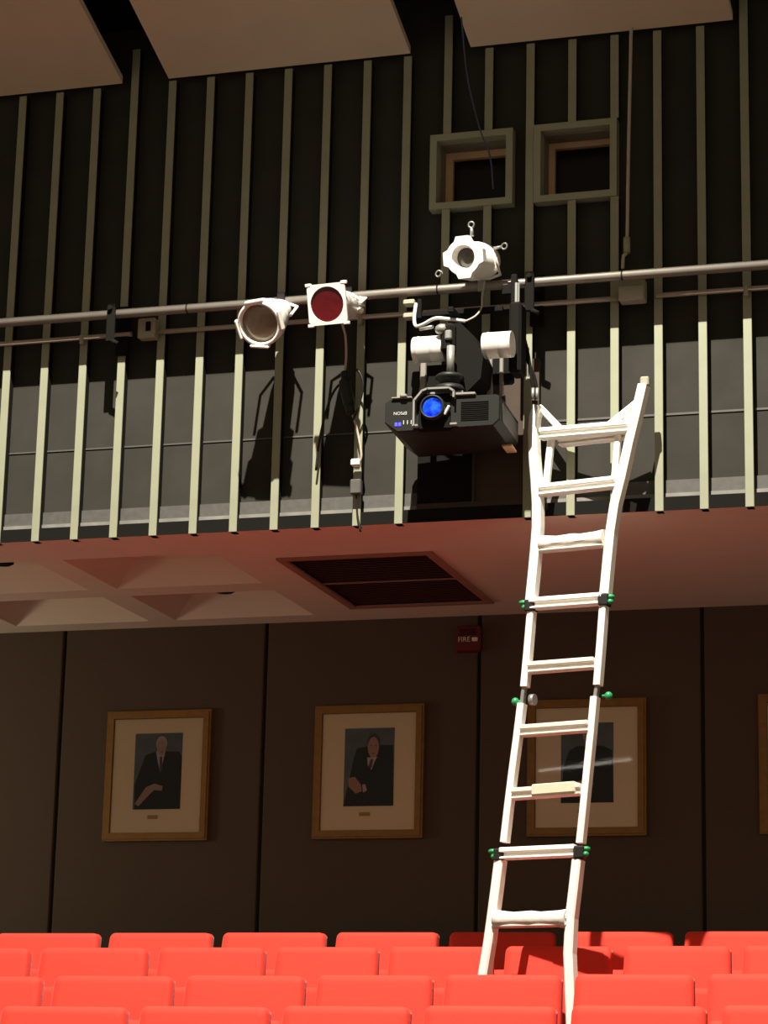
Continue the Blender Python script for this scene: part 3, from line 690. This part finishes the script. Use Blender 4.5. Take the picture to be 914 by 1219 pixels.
sd = MB(); sd.cbox(P(PW/2+.002, PD*.5, .0), (.006, PD*.8, PH*.6), .002, Rp); sd.build('side_panel', M['projside'], pj)
MB().cbox(P(PW/2-.03, PD-.08, -PH/2-.006), (.05, .12, .012), .003, Rp).build('foot', M['tan'], pj)  # added block, its tan paints orange light on the rear underside corner

# ------------------------------------------------------------------ ladder
A = at(640.5, 483, Y=11.15); B = at(768, 452, Y=11.02); F = at(680.5, 1210, Y=10.90)
nL = (A-F).cross(B-F).normalized()
if nL.y < 0: nL = -nL
PL = (F, nL)
def L(px, py, off=0):
    return at(px, py, plane=PL)+nL*off
zf = tops[1]
lad = thing('multi_position_ladder', (L(628, 1190).x, L(628, 1190).y, zf), 'tall aluminium folding ladder standing among the red seats and leaning on the slatted wall', 'ladder')
def rail(pts, w_, d_, off=0):
    """box section swept along image-plane polyline lying in the ladder plane"""
    mb = MB(); P_ = [p if isinstance(p, V) else L(*p) for p in pts]; rings = []
    for i, p in enumerate(P_):
        tt = (P_[min(i+1, len(P_)-1)]-P_[max(i-1, 0)]).normalized(); sx = tt.cross(nL).normalized()
        c = w_*.18
        rings.append([p+nL*off+sx*a+nL*b for a, b in ((-w_/2+c, -d_/2), (w_/2-c, -d_/2), (w_/2, -d_/2+c), (w_/2, d_/2-c), (w_/2-c, d_/2), (-w_/2+c, d_/2), (-w_/2, d_/2-c), (-w_/2, -d_/2+c))])
    n = 8; vs = [v for r in rings for v in r]
    mb.add(vs, [(i*n+k, i*n+(k+1) % n, (i+1)*n+(k+1) % n, (i+1)*n+k) for i in range(len(rings)-1) for k in range(n)]); mb.add(rings[0], [tuple(range(n))]); mb.add(rings[-1], [tuple(range(n))])
    return mb
def to_floor(p0, p1):      # continue a rail down to the floor
    a, b = L(*p0), L(*p1); d = (b-a).normalized(); return b+d*((zf+.02-b.z)/d.z)
TL_ = [(641, 484), (637, 498), (635.5, 515), (636.5, 543), (639, 572), (640.5, 600), (640.5, 628), (638.5, 655), (635.5, 687), (632.5, 716)]
TR_ = [(766.5, 459), (758, 496), (750, 529), (741, 570), (733, 602), (728, 635), (724.5, 670), (721, 708)]
rail(TL_, .046, .06).build('outer_rail', M['alu'], lad); rail(TR_, .046, .06).build('outer_rail', M['alu'], lad)
MB().cbox(L(768, 455), (.042, .05, .045), .006).build('rubber_cap', M['boxp'], lad, label='dull grey end cap')
rail([(633, 728), (629, 775), (625, 818)], .034, .05).build('inner_rail', M['alu'], lad); rail([(719, 722), (715.5, 770), (711.8, 816)], .034, .05).build('inner_rail', M['alu'], lad)
rail([(621.5, 838), (617, 875), (611, 920), (606, 960), (601, 1003)], .034, .05).build('inner_rail', M['alu'], lad); rail([(708.5, 830), (704.5, 875), (700, 920), (696, 960), (691.5, 1004)], .034, .05).build('inner_rail', M['alu'], lad)
fl1 = to_floor((583, 1123), (577, 1159)); fr1 = to_floor((678.5, 1136), (680.5, 1190))
rail([(596, 1024), (591.5, 1060), (587, 1094), (583, 1123), (577, 1159), fl1], .046, .06).build('outer_rail', M['alu'], lad)
rail([(688.5, 1024), (684.5, 1060), (680.5, 1094), (678.4, 1136), (680, 1176), fr1], .046, .06).build('outer_rail', M['alu'], lad)
for q in (fl1, fr1): MB().cbox(q+V((0, 0, .005)), (.06, .09, .05), .008).build('rubber_foot', M['blackp'], lad)
def rung(a, b, m='alu2', th_=.04, off=0):
    p, q = L(*a), L(*b); d = (q-p).normalized(); up = (nL.cross(d)).normalized()
    if up.z < 0: up = -up
    Rr = Matrix((d, nL, up)).transposed(); c = (p+q)/2+nL*off; ln_ = (q-p).length
    mb = MB(); mb.cbox(c, (ln_, .05, th_*.55), .004, Rr)
    mb.cbox(c+up*th_*.24+nL*(-.016), (ln_, .05, th_*.42), .004, Rr); mb.cbox(c-up*th_*.38+nL*(-.010), (ln_, .05, th_*.20), .003, Rr)
    return mb.build('rung', M[m], lad)
R1 = [((645, 518), (750, 509)), ((644, 585), (735, 575)), ((645, 652), (721, 645)), ((633, 720), (720, 713.5)), ((631, 796), (710, 790)), ((622, 871), (703, 865)), ((612, 946), (694, 940)), ((598, 1017), (688, 1013)), ((589, 1098), (678, 1096))]
for i, (a, b) in enumerate(R1): rung(a, b, 'alu' if i in (0, 1, 3, 7) else 'alu2', .056 if i in (0, 1, 3, 7) else .054)
rung((662, 525), (742, 516), 'alu', .03, .05)
# bright angled braces of the flared top section
for a, b, w_ in (((641, 484), (672, 516), .030), ((757, 478), (720, 508), .028), ((752, 492), (733, 511), .022), ((655, 520), (649, 576), .032), ((735, 513), (730, 574), .030), ((742, 514), (754, 511), .03)):
    rail([a, b], w_, .03, .012).build('brace', M['alu'], lad)
# wraps and stickers
def wrap(a, b, m, name, r0=.022, lab=None, pinch=True):
    p, q = L(*a), L(*b); n_ = 9; pts = [p+(q-p)*k/(n_-1)-nL*.01 for k in range(n_)]
    rs = [r0*(1.25 if pinch and k in (0, n_-1) else 1+.08*math.sin(k*2.1)) for k in range(n_)]
    MB().tube(pts, rs, 12).build(name, M[m], lad, label=lab)
wrap((645, 648), (721, 641), 'cloth', 'rung_wrap', .033, 'crumpled white cloth wrapped round the rung')
wrap((591, 1095), (677, 1094), 'cloth', 'rung_wrap', .035, 'white cloth wrapped round the lowest visible rung')
pa_, pb_ = L(637, 944.5), L(689, 940.5); dd = (pb_-pa_).normalized(); uu = nL.cross(dd).normalized(); uu = uu if uu.z > 0 else -uu
MB().cbox((pa_+pb_)/2-nL*.014+uu*.008, ((pb_-pa_).length, .062, .052), .006, Matrix((dd, nL, uu)).transposed()).build('sticker', M['label'], lad, label='patterned yellowish sticker')
# hinges and green locks
for a, b in (((624.5, 816), (621.5, 840)), ((711.5, 814), (708.5, 834))):
    rail([a, b], .018, .03).build('hinge', M['silver'], lad)
MB().lathe([(-.012, .026), (.012, .026)], L(634, 833), nL.cross(V((0, 0, 1))), 16).build('hinge_disc', M['silver'], lad)
for (px, py, sg, two) in ((624, 720, -1, 1), (727.5, 713, 1, 1), (614.5, 836, -1, 0), (725.5, 829, 1, 0), (587.5, 1016, -1, 1), (698.5, 1013, 1, 1)):
    lk = MB(); c = L(px, py, -.01)
    if two:
        lk.sphere(c+V((0, 0, .008)), (.022, .016, .012)); lk.sphere(c+V((sg*-.004+.004, -.005, -.016)), (.016, .015, .013)); lk.tube([c, c-V((sg*.035, 0, 0))], .009, 8)
    else: lk.sphere(c, (.019, .019, .02)); lk.tube([c, c-V((sg*.03, 0, 0))], .007, 8)
    lk.build('green_lock', M['green'], lad, label='green plastic rung lock')
    if two:
        MB().cbox(L(px-sg*8, py+2), (.05, .075, .055), .006).build('lock_collar', M['blackp'], lad, label='black plastic collar')
# added unseen tube lamp, placed to throw a bright streak into the third portrait's glass
def mirror(px, py, k):
    p = at(px, py, Y=YB-.0265); d = p-V((0, 0, ZC)); return p+V((d.x, -d.y, d.z))*k
q0, q1 = mirror(641, 918, .7), mirror(751, 904, .7)
tl = thing('added_streak_lamp', (q0+q1)/2, 'added unseen tube lamp that puts a streak of reflection in the glass behind the ladder', 'lamp')
MB().tube([q0, q1], .011, 12).build('tube', M['tube'], tl)
MB().cbox((q0+q1)/2+V((0, -.03, .045)), ((q1-q0).length, .05, .04), .008, Matrix.Rotation(-math.atan2((q1-q0).z, (q1-q0).x), 3, 'Y')).build('batten', M['white'], tl)
# ------------------------------------------------------------------ light
w_ = bpy.data.worlds.new('World'); scn.world = w_; w_.use_nodes = True
w_.node_tree.nodes['Background'].inputs[0].default_value = (1, .80, .55, 1); w_.node_tree.nodes['Background'].inputs[1].default_value = .25
LP = V((-2.7, 5.7, 10.6+ZC)); TG = V((-3.3, 10.9, 2.2+ZC))
sp = bpy.data.lights.new('followspot', 'SPOT'); sp.energy = 11500; sp.color = (1, .93, .80); sp.spot_size = math.radians(43); sp.spot_blend = .35; sp.shadow_soft_size = .05
al = bpy.data.lights.new('side_aisle_light', 'AREA'); al.energy = 17; al.size = .5; al.color = (1, .86, .62)
ao = bpy.data.objects.new('side_aisle_light', al); CO.objects.link(ao); ao.location = (-8.3, 12.0, 1.7+ZC); ao.rotation_euler = (V((-6.4, 13.4, 1.35+ZC))-ao.location).to_track_quat('-Z', 'Y').to_euler()
so = bpy.data.objects.new('followspot', sp); CO.objects.link(so); so.location = LP; so.rotation_euler = (TG-LP).to_track_quat('-Z', 'Y').to_euler()

cam = bpy.data.cameras.new('camera'); co = bpy.data.objects.new('camera', cam); CO.objects.link(co)
Rc = Matrix((W @ V((1, 0, 0)), -(W @ V((0, 1, 0))), -(W @ V((0, 0, 1))))).transposed()
co.matrix_world = Matrix.Translation((0, 0, ZC)) @ Rc.to_4x4()
cam.sensor_fit = 'VERTICAL'; cam.sensor_height = 24; cam.lens = FPX/1219*24; cam.clip_end = 100
scn.camera = co
scn.view_settings.view_transform = 'Standard'; scn.view_settings.look = 'None'; scn.view_settings.gamma = 1; scn.view_settings.exposure = 0
scn.view_settings.use_curve_mapping = False
